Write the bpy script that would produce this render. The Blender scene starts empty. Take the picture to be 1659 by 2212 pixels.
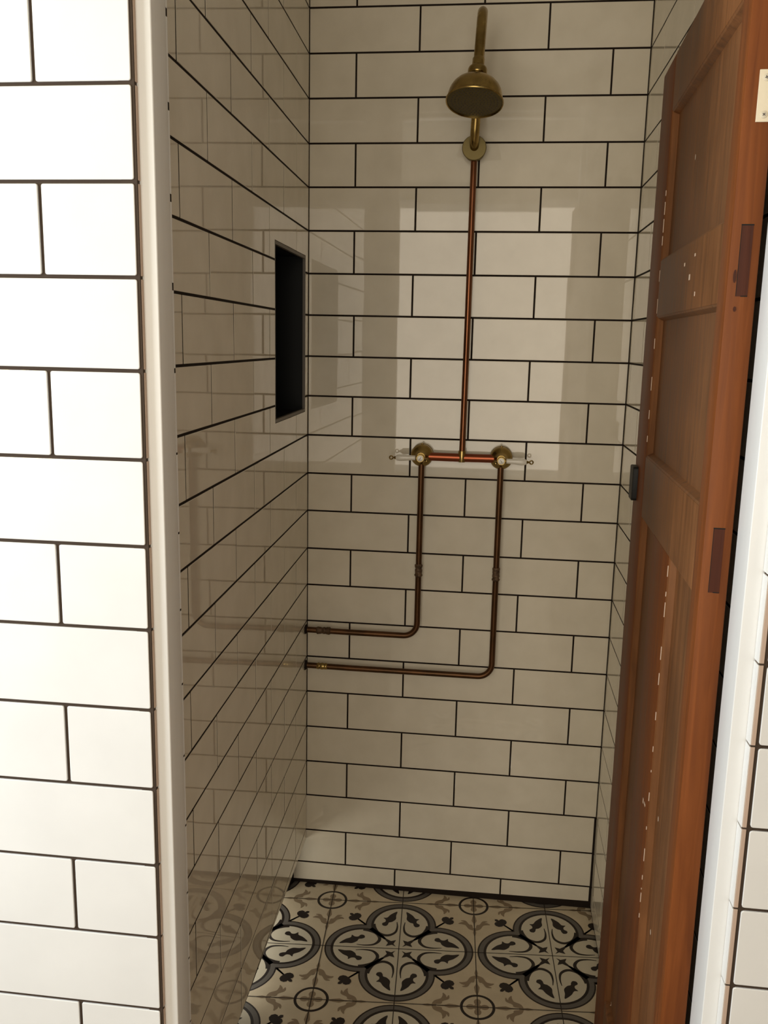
import bpy, bmesh, math, random
from mathutils import Vector, Matrix
random.seed(7)
S = bpy.context.scene
COL = S.collection
PI = math.pi

# ------------------------------------------------------------------ camera
cam_d = bpy.data.cameras.new('camera'); cam = bpy.data.objects.new('camera', cam_d); COL.objects.link(cam)
cam_d.sensor_fit = 'VERTICAL'; cam_d.sensor_height = 24.0
cam_d.lens = 24.0 * 1914.096 / 2212.0
cam_d.clip_start = 0.02; cam_d.clip_end = 50
cam.matrix_world = (Matrix.Translation((0.4779, -2.2895, 1.5295)) @ Matrix.Rotation(0.1178963, 4, 'Z')
                    @ Matrix.Rotation(1.3809603, 4, 'X') @ Matrix.Rotation(0.0205554, 4, 'Z'))
S.camera = cam

# ------------------------------------------------------------------ look and light
S.view_settings.view_transform = 'Standard'
S.view_settings.look = 'None'
S.view_settings.gamma = 1.0
S.view_settings.use_curve_mapping = False
S.view_settings.exposure = 0.0
W = bpy.data.worlds.new('world'); S.world = W; W.use_nodes = True
W.node_tree.nodes['Background'].inputs[0].default_value = (0.75, 0.82, 1.0, 1)
W.node_tree.nodes['Background'].inputs[1].default_value = 0.0
S.cycles.max_bounces = 8; S.cycles.diffuse_bounces = 6; S.cycles.glossy_bounces = 3; S.cycles.transmission_bounces = 1
S.cycles.sample_clamp_indirect = 2.0
S.cycles.caustics_reflective = False; S.cycles.caustics_refractive = False
S.cycles.use_adaptive_sampling = False
REAR_WINDOW = 4.2      # frosted window behind the camera
SIDE_WINDOW = 13.0      # frosted window in the side wall, close to the tiled front wall
LAMP = 34.0            # round ceiling lamp
SLOT = 0.35            # daylight of the next room that enters below the partition

# ------------------------------------------------------------------ materials
def mat(name, col, rough=0.5, metal=0.0, spec=0.5, coat=0.0, coat_rough=0.1):
    m = bpy.data.materials.new(name); m.use_nodes = True
    b = m.node_tree.nodes['Principled BSDF']
    b.inputs['Base Color'].default_value = (*col, 1)
    b.inputs['Roughness'].default_value = rough
    b.inputs['Metallic'].default_value = metal
    b.inputs['Specular IOR Level'].default_value = spec
    b.inputs['Coat Weight'].default_value = coat
    b.inputs['Coat Roughness'].default_value = coat_rough
    return m

def noise_col(m, stops, scale=(1, 1, 1), nscale=8.0, detail=6.0, distortion=0.0, bump=0.0, bump_dist=0.001, rough=None, vary=None):
    nt = m.node_tree; b = nt.nodes['Principled BSDF']
    tc = nt.nodes.new('ShaderNodeTexCoord'); mp = nt.nodes.new('ShaderNodeMapping')
    mp.inputs['Scale'].default_value = scale
    nt.links.new(tc.outputs['Object'], mp.inputs['Vector'])
    n = nt.nodes.new('ShaderNodeTexNoise'); n.inputs['Scale'].default_value = nscale
    n.inputs['Detail'].default_value = detail; n.inputs['Distortion'].default_value = distortion
    nt.links.new(mp.outputs['Vector'], n.inputs['Vector'])
    r = nt.nodes.new('ShaderNodeValToRGB')
    e = r.color_ramp.elements
    while len(e) > 1: e.remove(e[-1])
    e[0].position = stops[0][0]; e[0].color = (*stops[0][1], 1)
    for p, c in stops[1:]:
        x = e.new(p); x.color = (*c, 1)
    nt.links.new(n.outputs['Fac'], r.inputs['Fac'])
    nt.links.new(r.outputs['Color'], b.inputs['Base Color'])
    if bump:
        bp = nt.nodes.new('ShaderNodeBump'); bp.inputs['Strength'].default_value = bump
        bp.inputs['Distance'].default_value = bump_dist
        nt.links.new(n.outputs['Fac'], bp.inputs['Height']); nt.links.new(bp.outputs['Normal'], b.inputs['Normal'])
    if rough:
        mr = nt.nodes.new('ShaderNodeMapRange'); mr.inputs['To Min'].default_value = rough[0]; mr.inputs['To Max'].default_value = rough[1]
        nt.links.new(n.outputs['Fac'], mr.inputs['Value']); nt.links.new(mr.outputs['Result'], b.inputs['Roughness'])
    return m

def emission(name, col, strength):
    m = bpy.data.materials.new(name); m.use_nodes = True; nt = m.node_tree
    nt.nodes.remove(nt.nodes['Principled BSDF'])
    e = nt.nodes.new('ShaderNodeEmission'); e.inputs[0].default_value = (*col, 1); e.inputs[1].default_value = strength
    nt.links.new(e.outputs[0], nt.nodes['Material Output'].inputs[0])
    m.cycles.emission_sampling = 'FRONT'
    return m

M_TILE = mat('white_tile_warm_light_tint', (0.8, 0.78, 0.73), 0.02)
noise_col(M_TILE, [(0.3, (0.73, 0.68, 0.57)), (0.7, (0.795, 0.745, 0.635))], (1, 1, 1), 14.0, 3.0, 0.0)  # white shower tiles with the warm interior light mixed into their colour
M_TILE_F = mat('glazed_white_wall_tile', (0.76, 0.75, 0.73), 0.03)
noise_col(M_TILE_F, [(0.3, (0.735, 0.73, 0.715)), (0.7, (0.775, 0.77, 0.755))], (1, 1, 1), 10.0, 3.0, 0.0)
M_GROUT_F = mat('brown_grout', (0.055, 0.038, 0.027), 0.9, spec=0.2)
M_GROUT = mat('dark_grout', (0.018, 0.012, 0.009), 0.9, spec=0.2)
M_BISCUIT = mat('raw_tile_edge', (0.50, 0.37, 0.29), 0.7)
M_PAINT = mat('white_gloss_paint', (0.78, 0.76, 0.72), 0.35)
noise_col(M_PAINT, [(0.3, (0.73, 0.725, 0.71)), (0.7, (0.77, 0.765, 0.75))], (6, 6, 0.6), 7.0, 3.0, bump=0.05, bump_dist=0.002)
M_PLASTER = mat('cream_plaster', (0.42, 0.39, 0.32), 0.8)
M_CEIL = mat('white_ceiling_paint', (0.8, 0.79, 0.76), 0.9)
M_BLACK = mat('black_niche_lining', (0.006, 0.007, 0.008), 0.35, spec=0.3)
M_VOID = mat('dark_void', (0.02, 0.018, 0.016), 0.95, spec=0.1)  # near-black colour that paints the dark of empty gaps
M_DARKWALL = mat('tan_wall_paint', (0.40, 0.30, 0.20), 0.7)
M_DARKFLOOR = mat('dark_bath_panel', (0.12, 0.10, 0.085), 0.6)

def wood(name, c0, c1, c2, rough=(0.42, 0.62), coat=0.0, flecks=False):
    m = mat(name, c1, 0.5, coat=coat, coat_rough=0.25, spec=0.22)
    noise_col(m, [(0.25, c0), (0.5, c1), (0.75, c2)], (26, 26, 1.6), 3.0, 9.0, 0.6, bump=0.25, bump_dist=0.002, rough=rough)
    if flecks:
        nt = m.node_tree; b = nt.nodes['Principled BSDF']
        ramp = [n for n in nt.nodes if n.type == 'VALTORGB'][0]
        tc = [n for n in nt.nodes if n.type == 'TEX_COORD'][0]
        big = nt.nodes.new('ShaderNodeTexNoise'); big.inputs['Scale'].default_value = 4.5; big.inputs['Detail'].default_value = 5
        nt.links.new(tc.outputs['Object'], big.inputs['Vector'])
        mr = nt.nodes.new('ShaderNodeMapRange'); mr.inputs['From Min'].default_value = 0.35; mr.inputs['From Max'].default_value = 0.7
        mr.inputs['To Min'].default_value = 0.75; mr.inputs['To Max'].default_value = 1.15
        nt.links.new(big.outputs['Fac'], mr.inputs['Value'])
        mul = nt.nodes.new('ShaderNodeMix'); mul.data_type = 'RGBA'; mul.blend_type = 'MULTIPLY'; mul.inputs[0].default_value = 1.0
        nt.links.new(ramp.outputs['Color'], mul.inputs[6]); nt.links.new(mr.outputs['Result'], mul.inputs[7])
        # paint flecks
        v = nt.nodes.new('ShaderNodeTexVoronoi'); v.inputs['Scale'].default_value = 13.0
        mp = nt.nodes.new('ShaderNodeMapping'); mp.inputs['Scale'].default_value = (1.0, 1.0, 0.8)
        nt.links.new(tc.outputs['Object'], mp.inputs['Vector']); nt.links.new(mp.outputs['Vector'], v.inputs['Vector'])
        lt = nt.nodes.new('ShaderNodeMath'); lt.operation = 'LESS_THAN'; lt.inputs[1].default_value = 0.045
        nt.links.new(v.outputs['Distance'], lt.inputs[0])
        mx = nt.nodes.new('ShaderNodeMix'); mx.data_type = 'RGBA'
        nt.links.new(lt.outputs[0], mx.inputs[0]); nt.links.new(mul.outputs[2], mx.inputs[6])
        mx.inputs[7].default_value = (0.75, 0.62, 0.5, 1)
        nt.links.new(mx.outputs[2], b.inputs['Base Color'])
    return m
M_WOOD = wood('mahogany', (0.12, 0.032, 0.007), (0.175, 0.049, 0.010), (0.23, 0.066, 0.014))
M_PANEL = wood('mahogany_panel', (0.14, 0.056, 0.020), (0.21, 0.086, 0.031), (0.28, 0.118, 0.044), flecks=True)
M_TENON = wood('mahogany_end_grain', (0.035, 0.009, 0.004), (0.06, 0.014, 0.005), (0.075, 0.019, 0.007), coat=0.0)
M_CHIP = mat('old_paint_chip', (0.75, 0.6, 0.48), 0.6)

M_BRASS = mat('aged_brass', (0.36, 0.26, 0.10), 0.3, 1.0)
noise_col(M_BRASS, [(0.3, (0.24, 0.165, 0.055)), (0.55, (0.38, 0.27, 0.095)), (0.75, (0.50, 0.35, 0.13))], (1, 1, 1), 30.0, 5.0, rough=(0.20, 0.34))
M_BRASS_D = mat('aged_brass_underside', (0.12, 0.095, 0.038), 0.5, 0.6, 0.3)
M_BRASS_R = mat('dull_brass', (0.22, 0.175, 0.075), 0.55, 0.9)
M_COPPER = mat('aged_copper', (0.33, 0.13, 0.06), 0.32, 1.0)
noise_col(M_COPPER, [(0.3, (0.14, 0.062, 0.03)), (0.6, (0.25, 0.10, 0.05)), (0.8, (0.32, 0.135, 0.065))], (1, 1, 0.35), 16.0, 5.0, rough=(0.25, 0.42))
M_COPPER_D = mat('tarnished_copper', (0.16, 0.085, 0.045), 0.42, 1.0)
noise_col(M_COPPER_D, [(0.3, (0.08, 0.045, 0.024)), (0.6, (0.135, 0.068, 0.034)), (0.8, (0.18, 0.085, 0.042))], (1, 1, 0.5), 16.0, 5.0, rough=(0.32, 0.5))
M_COPPER_B = mat('bright_copper', (0.30, 0.085, 0.042), 0.34, 1.0)
M_SOLDER = mat('soldered_joint', (0.10, 0.06, 0.035), 0.6, 0.7)
noise_col(M_SOLDER, [(0.3, (0.06, 0.035, 0.02)), (0.7, (0.2, 0.13, 0.08))], (1, 1, 1), 120.0, 5.0, bump=0.6, bump_dist=0.002)
M_CERAMIC = mat('white_ceramic', (0.78, 0.75, 0.68), 0.12)
M_INK = mat('dark_enamel', (0.06, 0.05, 0.05), 0.5)
M_IRON = mat('black_iron', (0.008, 0.008, 0.008), 0.5, 0.0, 0.25)
M_CREAMMETAL = mat('cream_painted_metal', (0.72, 0.62, 0.45), 0.4)
M_SCREW = mat('painted_screw', (0.62, 0.54, 0.40), 0.45)

F_CREAM = mat('floor_cream', (0.50, 0.43, 0.32), 0.42, spec=0.35)
noise_col(F_CREAM, [(0.3, (0.52, 0.445, 0.325)), (0.7, (0.62, 0.54, 0.405))], (1, 1, 1), 14.0, 5.0)
F_WHITE = mat('floor_off_white', (0.58, 0.54, 0.44), 0.4, spec=0.35)
F_ROOM = mat('plain_room_floor', (0.26, 0.22, 0.17), 0.6)
F_DARK = mat('floor_charcoal', (0.020, 0.014, 0.012), 0.45, spec=0.25)
F_GREY = mat('floor_grey', (0.125, 0.115, 0.105), 0.45, spec=0.3)
F_TAUPE = mat('floor_taupe', (0.25, 0.19, 0.125), 0.45, spec=0.3)

# ------------------------------------------------------------------ helpers
def tag(o, label=None, cat=None, group=None, kind=None):
    if label: o['label'] = label
    if cat: o['category'] = cat
    if group: o['group'] = group
    if kind: o['kind'] = kind
    return o

def link(name, bm, mats, parent=None, smooth=False, loc=None):
    me = bpy.data.meshes.new(name)
    bmesh.ops.recalc_face_normals(bm, faces=bm.faces) if smooth != 'keep' else None
    bm.to_mesh(me); bm.free()
    if not isinstance(mats, (list, tuple)): mats = [mats]
    for m in mats: me.materials.append(m)
    o = bpy.data.objects.new(name, me); COL.objects.link(o)
    if smooth is True:
        for p in me.polygons: p.use_smooth = True
        try:
            me.set_sharp_from_angle(angle=math.radians(38))
        except Exception:
            pass
    if loc is not None:
        me.transform(Matrix.Translation(-Vector(loc))); o.location = loc
    if parent:
        o.parent = parent
        o.matrix_parent_inverse = Matrix.Identity(4)
    return o

def empty(name, loc, rz=0.0):
    o = bpy.data.objects.new(name, None); COL.objects.link(o); o.location = loc; o.rotation_euler = (0, 0, rz)
    o.empty_display_size = 0.05
    return o

def box(bm, x0, x1, y0, y1, z0, z1, mi=0, bev=0.0):
    vs = [bm.verts.new((x, y, z)) for x in (x0, x1) for y in (y0, y1) for z in (z0, z1)]
    fs = []
    for q in ((0, 1, 3, 2), (4, 6, 7, 5), (0, 4, 5, 1), (2, 3, 7, 6), (0, 2, 6, 4), (1, 5, 7, 3)):
        f = bm.faces.new([vs[i] for i in q]); f.material_index = mi; fs.append(f)
    bmesh.ops.recalc_face_normals(bm, faces=fs)
    if bev:
        es = list({e for f in fs for e in f.edges})
        bmesh.ops.bevel(bm, geom=es, offset=bev, segments=2, affect='EDGES', profile=0.5, material=-1)
    return fs

def prism(bm, pts, z0, z1, mi=0):
    a = [bm.verts.new((x, y, z0)) for x, y in pts]; b = [bm.verts.new((x, y, z1)) for x, y in pts]
    n = len(pts); fs = [bm.faces.new(a[::-1]), bm.faces.new(b)]
    for i in range(n):
        fs.append(bm.faces.new((a[i], a[(i + 1) % n], b[(i + 1) % n], b[i])))
    for f in fs: f.material_index = mi
    return fs

def lathe(bm, prof, M=Matrix.Identity(4), n=40, mi=0):
    """prof: (r, h) along local Z"""
    rings = []
    for r, h in prof:
        if r < 1e-6: rings.append([bm.verts.new(M @ Vector((0, 0, h)))])
        else: rings.append([bm.verts.new(M @ Vector((r * math.cos(2 * PI * i / n), r * math.sin(2 * PI * i / n), h))) for i in range(n)])
    for a, b in zip(rings, rings[1:]):
        for i in range(n):
            j = (i + 1) % n
            if len(a) == 1 and len(b) == 1: continue
            if len(a) == 1: f = bm.faces.new((a[0], b[i], b[j]))
            elif len(b) == 1: f = bm.faces.new((a[i], b[0], a[j]))
            else: f = bm.faces.new((a[i], b[i], b[j], a[j]))
            f.material_index = mi
    for ring, flip in ((rings[0], True), (rings[-1], False)):
        if len(ring) > 1:
            f = bm.faces.new(ring[::-1] if flip else ring); f.material_index = mi
    return rings

def catmull(P, seg=8):
    out = []; P = [Vector(p) for p in P]
    Q = [2 * P[0] - P[1]] + P + [2 * P[-1] - P[-2]]
    for i in range(1, len(Q) - 2):
        p0, p1, p2, p3 = Q[i - 1:i + 3]
        for k in range(seg):
            t = k / seg
            out.append(0.5 * ((2 * p1) + (-p0 + p2) * t + (2 * p0 - 5 * p1 + 4 * p2 - p3) * t * t + (-p0 + 3 * p1 - 3 * p2 + p3) * t ** 3))
    out.append(P[-1]); return out

def tube(bm, path, rad, n=20, mi=0):
    path = [Vector(p) for p in path]; rings = []
    t0 = (path[1] - path[0]).normalized()
    up = Vector((0, 0, 1)) if abs(t0.z) < 0.9 else Vector((1, 0, 0))
    nrm = (up - t0 * up.dot(t0)).normalized()
    for i, p in enumerate(path):
        t = (path[min(i + 1, len(path) - 1)] - path[max(i - 1, 0)]).normalized()
        nrm = (nrm - t * nrm.dot(t)).normalized(); b = t.cross(nrm)
        r = rad[i] if isinstance(rad, (list, tuple)) else rad
        rings.append([bm.verts.new(p + nrm * r * math.cos(2 * PI * k / n) + b * r * math.sin(2 * PI * k / n)) for k in range(n)])
    for a, c in zip(rings, rings[1:]):
        for k in range(n):
            f = bm.faces.new((a[k], a[(k + 1) % n], c[(k + 1) % n], c[k])); f.material_index = mi
    for ring, fl in ((rings[0], 1), (rings[-1], 0)):
        f = bm.faces.new(ring[::-1] if fl else ring); f.material_index = mi

def frame_to(origin, zdir, xhint=(1, 0, 0)):
    z = Vector(zdir).normalized(); x = Vector(xhint); x = (x - z * x.dot(z)).normalized(); y = z.cross(x)
    m = Matrix((x, y, z)).transposed().to_4x4(); m.translation = Vector(origin); return m

# ------------------------------------------------------------------ tiles
GR = 0.0022   # half a joint
def area2(p): return sum(p[i][0] * p[(i + 1) % len(p)][1] - p[(i + 1) % len(p)][0] * p[i][1] for i in range(len(p)))
def offset_poly(p, d):
    n = len(p); out = []
    for i in range(n):
        a, b, c = Vector(p[i - 1]), Vector(p[i]), Vector(p[(i + 1) % n])
        e1 = (b - a).normalized(); e2 = (c - b).normalized()
        n1 = Vector((-e1.y, e1.x)); n2 = Vector((-e2.y, e2.x))
        m = (n1 + n2); k = d / max(0.25, (1 + n1.dot(n2)))
        out.append(b + m * k)
    return out
def round_poly(p, r):
    n = len(p); out = []
    for i in range(n):
        a, b, c = Vector(p[i - 1]), Vector(p[i]), Vector(p[(i + 1) % n])
        e1 = (a - b).normalized(); e2 = (c - b).normalized()
        s = b + e1 * r; e = b + e2 * r
        out += [s, b + (e1 + e2) * r * 0.29, e]
    return out

def tile(bm, O, U, V, N, poly, proud=0.0007, tilt=0.12, rnd=0.0, mi=0, backing=0.004):
    """one glazed tile; poly in (u, v) wall coordinates, already without joints"""
    O, U, V, N = Vector(O), Vector(U), Vector(V), Vector(N)
    if area2(poly) < 0: poly = poly[::-1]
    poly = offset_poly(poly, GR)
    if rnd: poly = round_poly(poly, rnd)
    inner = offset_poly(poly, 0.0007)
    cu = sum(p[0] for p in poly) / len(poly); cv = sum(p[1] for p in poly) / len(poly)
    tu = math.radians(random.gauss(0, tilt)); tv = math.radians(random.gauss(0, tilt))
    tu = max(-0.0035, min(0.0035, tu)); tv = max(-0.006, min(0.006, tv))
    dz = random.uniform(0.0, 0.0002)
    def P(p, h): return O + U * p[0] + V * p[1] + N * (h + (p[0] - cu) * tu * 0.5 + (p[1] - cv) * tv + dz)
    a = [bm.verts.new(P(p, -backing)) for p in poly]
    b = [bm.verts.new(P(p, proud - 0.0005)) for p in poly]
    c = [bm.verts.new(P(p, proud)) for p in inner]
    n = len(poly)
    for i in range(n):
        j = (i + 1) % n
        for x, y in ((a, b), (b, c)):
            f = bm.faces.new((x[i], x[j], y[j], y[i])); f.material_index = mi
    f = bm.faces.new(c); f.material_index = mi

def rows_to_tiles(bm, O, U, V, N, zr, joints, u0, u1, ztop=None, zbot=None, hole=None, rnd=0.0, tilt=0.12, proud=0.0007):
    """zr: list of (k, zA(u0 side), zB(u1 side)); joints(k) -> list of u positions"""
    for (k, a0, a1), (k2, b0, b1) in zip(zr, zr[1:]):
        us = [u0] + [u for u in sorted(joints(k)) if u0 + 0.006 < u < u1 - 0.006] + [u1]
        def z(u, l, r): return l + (r - l) * (u - u0) / (u1 - u0)
        for ua, ub in zip(us, us[1:]):
            poly = [(ua, z(ua, b0, b1)), (ub, z(ub, b0, b1)), (ub, z(ub, a0, a1)), (ua, z(ua, a0, a1))]
            polys = [poly]
            if hole:
                hu0, hu1, hz0, hz1 = hole
                lo, hi = min(poly[0][1], poly[1][1]), max(poly[2][1], poly[3][1])
                if ua < hu1 and ub > hu0 and lo < hz1 and hi > hz0:
                    polys = []
                    zb, zt = poly[0][1], poly[2][1]
                    cutl, cutr = hu0 <= ua, hu1 >= ub
                    if hz0 <= zb and hz1 >= zt:           # full height
                        if not cutl: polys.append([(ua, zb), (hu0, zb), (hu0, zt), (ua, zt)])
                        if not cutr: polys.append([(hu1, zb), (ub, zb), (ub, zt), (hu1, zt)])
                    elif hz1 < zt:                        # hole cuts the lower part
                        if cutl and cutr: polys.append([(ua, hz1), (ub, hz1), (ub, zt), (ua, zt)])
                        elif cutl: polys.append([(ua, hz1), (hu1, hz1), (hu1, zb), (ub, zb), (ub, zt), (ua, zt)])
                        else: polys.append([(ua, zb), (hu0, zb), (hu0, hz1), (ub, hz1), (ub, zt), (ua, zt)])
                    else:                                 # hole cuts the upper part
                        if cutl and cutr: polys.append([(ua, zb), (ub, zb), (ub, hz0), (ua, hz0)])
                        elif cutl: polys.append([(ua, zb), (ub, zb), (ub, zt), (hu1, zt), (hu1, hz0), (ua, hz0)])
                        else: polys.append([(ua, zb), (ub, zb), (ub, hz0), (hu0, hz0), (hu0, zt), (ua, zt)])
            for q in polys:
                tile(bm, O, U, V, N, q, rnd=rnd if len(q) == 4 else 0.0, tilt=tilt, proud=proud)

zL = [2.3170, 2.2148, 2.1123, 2.0080, 1.9050, 1.8005, 1.6960, 1.5928, 1.4890, 1.3871, 1.2850, 1.1835, 1.0825, 0.9789, 0.8776, 0.7753, 0.6724, 0.5702, 0.4659, 0.3611, 0.2570, 0.1488, 0.0466]
CZ = 2.5
ROWS = [(-2, 2.5, 2.5), (-1, 2.4205, 2.4205)] + [(k, z, z) for k, z in enumerate(zL)]
VJ = {0: [0.2699, 0.5748], 1: [0.1168, 0.4220, 0.7256], 2: [0.2701, 0.5742], 3: [0.118, 0.4220, 0.7264], 4: [0.2703, 0.575],
      5: [0.1174, 0.4215, 0.7242], 6: [0.2677, 0.5721], 7: [0.1191, 0.4215, 0.7225], 8: [0.2683, 0.5685], 9: [0.1183, 0.4205, 0.7201],
      10: [0.2723, 0.5703], 11: [0.1185, 0.419, 0.7194], 12: [0.2725, 0.5705], 13: [0.1187, 0.4203, 0.7196], 14: [0.2701, 0.5681],
      15: [0.1188, 0.419, 0.7195], 16: [0.2688, 0.5678], 17: [0.1163, 0.4175, 0.7215], 18: [0.2686, 0.5698], 19: [0.1162, 0.4195, 0.7233],
      20: [0.2697, 0.5731], 21: [0.1156, 0.4173, 0.721], 22: [0.2591, 0.5602], -1: [0.1168, 0.4220, 0.7256], -2: [0.27, 0.575]}
XR = 0.8126      # right wall of the shower
FZ = -0.020      # finished floor
FY = -1.300      # front wall tile face

# back wall
bm = bmesh.new()
box(bm, -0.30, 1.30, 0.0, 0.12, -0.20, CZ, 1)
rows_to_tiles(bm, (0, 0, 0), (1, 0, 0), (0, 0, 1), (0, -1, 0), ROWS[:-2], lambda k: VJ[k], 0.0, XR - 0.0006)
rows_to_tiles(bm, (0, 0, 0), (1, 0, 0), (0, 0, 1), (0, -1, 0), ROWS[-3:], lambda k: VJ[k], -0.0385, XR - 0.004)
rows_to_tiles(bm, (0, 0, 0), (1, 0, 0), (0, 0, 1), (0, -1, 0), [(22, 0.0466, 0.0466), (23, -0.012, -0.0)], lambda k: VJ[22], -0.0385, XR - 0.005)
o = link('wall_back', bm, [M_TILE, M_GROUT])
tag(o, 'back wall of the shower in white brick-bond tiles with dark grout', 'wall', kind='structure')

# left wall (runs from the back corner to the door frame, slightly out of square, ends above the floor)
SK = 0.02227
Ul = Vector((SK, -1, 0)).normalized(); Nl = Vector((1, SK, 0)).normalized()
HOLE = (0.0405, 0.388, 1.3505, 1.7345)
LEN = 1.19
def ljoints(k):
    if k % 2: return [0.155, 0.4395, 0.724, 1.0085]
    return [0.0125 + 0.2846 * i for i in range(1, 5)]
bm = bmesh.new()
def wl(u, d, z): # local: u along wall, d into the wall (-normal), z
    p = Ul * u - Nl * d; return (p.x, p.y, z)
def wbox(bm, u0, u1, d0, d1, za0, za1, zb0, zb1, mi):
    v = [bm.verts.new(wl(u, d, z)) for u, zz in ((u0, (za0, zb0)), (u1, (za1, zb1))) for d in (d0, d1) for z in zz]
    fs = []
    for q in ((0, 1, 3, 2), (4, 6, 7, 5), (0, 4, 5, 1), (2, 3, 7, 6), (0, 2, 6, 4), (1, 5, 7, 3)):
        f = bm.faces.new([v[i] for i in q]); f.material_index = mi; fs.append(f)
    bmesh.ops.recalc_face_normals(bm, faces=fs)
zb = lambda u: 0.120 + 0.0475 * u
wbox(bm, 0, HOLE[0], 0, 0.13, zb(0), zb(HOLE[0]), CZ, CZ, 1)
wbox(bm, HOLE[1], LEN, 0, 0.13, zb(HOLE[1]), zb(LEN), CZ, CZ, 1)
wbox(bm, HOLE[0], HOLE[1], 0, 0.13, zb(HOLE[0]), zb(HOLE[1]), HOLE[2], HOLE[2], 1)
wbox(bm, HOLE[0], HOLE[1], 0, 0.13, HOLE[3], HOLE[3], CZ, CZ, 1)
lrows = [r for r in ROWS if r[1] > 0.25] + [(21, 0.152, 0.1515), ]
# rows down to the sloping lower edge
rows_to_tiles(bm, (0, 0, 0), Ul, (0, 0, 1), Nl, [r for r in ROWS if r[1] > 0.25], ljoints, 0.0015, LEN, hole=HOLE)
for ua, ub in zip([0.0015, 0.155, 0.4395, 0.724, 1.0085], [0.155, 0.4395, 0.724, 1.0085, LEN]):
    zt = lambda u: max(0.152, zb(u) + 0.006)
    zm = lambda u: 0.1488
    if ub < 0.6:
        tile(bm, (0, 0, 0), Ul, (0, 0, 1), Nl, [(ua, 0.152), (ub, 0.152), (ub, 0.257), (ua, 0.257)])
    else:
        tile(bm, (0, 0, 0), Ul, (0, 0, 1), Nl, [(ua, max(0.152, zb(ua))), (ub, zb(ub)), (ub, 0.257), (ua, 0.257)])
tile(bm, (0, 0, 0), Ul, (0, 0, 1), Nl, [(0.0015, 0.118), (0.297, zb(0.297)), (0.297, 0.152), (0.0015, 0.152)])
tile(bm, (0, 0, 0), Ul, (0, 0, 1), Nl, [(0.297, zb(0.297)), (0.582, zb(0.582)), (0.582, 0.152), (0.297, 0.152)])
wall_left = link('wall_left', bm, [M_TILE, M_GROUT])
tag(wall_left, 'left wall of the shower in glossy white tiles with a black niche, ending above the floor', 'wall', kind='structure')
bm = bmesh.new()
e = 0.0015
wbox(bm, HOLE[0], HOLE[1], 0.125, 0.129, HOLE[2], HOLE[2], HOLE[3], HOLE[3], 0)
wbox(bm, HOLE[0], HOLE[0] + e, 0.004, 0.125, HOLE[2], HOLE[2], HOLE[3], HOLE[3], 0)
wbox(bm, HOLE[1] - e, HOLE[1], 0.004, 0.125, HOLE[2], HOLE[2], HOLE[3], HOLE[3], 0)
wbox(bm, HOLE[0], HOLE[1], 0.004, 0.125, HOLE[2], HOLE[2], HOLE[2] + e, HOLE[2] + e, 0)
wbox(bm, HOLE[0], HOLE[1], 0.004, 0.125, HOLE[3] - e, HOLE[3] - e, HOLE[3], HOLE[3], 0)
link('niche', bm, M_BLACK, wall_left)['label'] = 'tall black recessed niche'
bm = bmesh.new()
t = 0.006
wbox(bm, HOLE[0], HOLE[1], -0.0004, 0.006, HOLE[3] - t, HOLE[3] - t, HOLE[3] + 0.001, HOLE[3] + 0.001, 0)
wbox(bm, HOLE[0], HOLE[1], -0.0004, 0.006, HOLE[2] - 0.001, HOLE[2] - 0.001, HOLE[2] + t, HOLE[2] + t, 0)
wbox(bm, HOLE[1] - 0.004, HOLE[1], -0.0004, 0.006, HOLE[2], HOLE[2], HOLE[3], HOLE[3], 0)
wbox(bm, HOLE[0], HOLE[0] + 0.003, -0.0004, 0.006, HOLE[2], HOLE[2], HOLE[3], HOLE[3], 0)
M_NEDGE = mat('niche_edge_trim', (0.16, 0.14, 0.12), 0.5)
link('niche_trim', bm, M_NEDGE, wall_left)['label'] = 'thin dark grey edge around the niche'

# right wall of the shower
bm = bmesh.new()
box(bm, XR, XR + 0.10, -1.2, 0.0, -0.2, CZ, 1)
def rjoints(k):
    b = 0.188 if k % 2 else 0.3395
    return [b + 0.303 * i for i in range(-1, 5)]
RR = ROWS + [(23, -0.014, -0.014)]
rows_to_tiles(bm, (XR, 0, 0), (0, -1, 0), (0, 0, 1), (-1, 0, 0), RR, rjoints, 0.0006, 1.195)
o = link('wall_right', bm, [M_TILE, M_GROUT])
tag(o, 'right wall of the shower in white tiles, mostly behind the open wooden door', 'wall', kind='structure')

# front wall: left pier, right pier, piece over the opening
HEAD = 2.36
bm = bmesh.new()
box(bm, -1.2, 0.060, FY + 0.0015, -1.2, -0.2, CZ, 1)
FL = [2.4150 , 2.3125, 2.2100, 2.1075, 2.0050, 1.9025, 1.7998, 1.6978, 1.5949, 1.4905, 1.3874, 1.2830, 1.1790, 1.0753, 0.9693, 0.8634, 0.7596, 0.6523, 0.549, 0.446, 0.343, 0.240, 0.137, 0.034, -0.018]
fl = [(0, 2.5, 2.5)] + [(i + 1, z, z) for i, z in enumerate(FL)]
# tilt of the rows as seen: the joints sit marginally higher at the door edge
def fljoints(k):
    return [(-0.036 if k % 2 == 0 else -0.187) - 0.303 * i for i in range(6)]
rows_to_tiles(bm, (0, FY, 0), (1, 0, 0), (0, 0, 1), (0, -1, 0), fl, fljoints, -1.2, 0.0770, rnd=0.0022, tilt=0.1)
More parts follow.
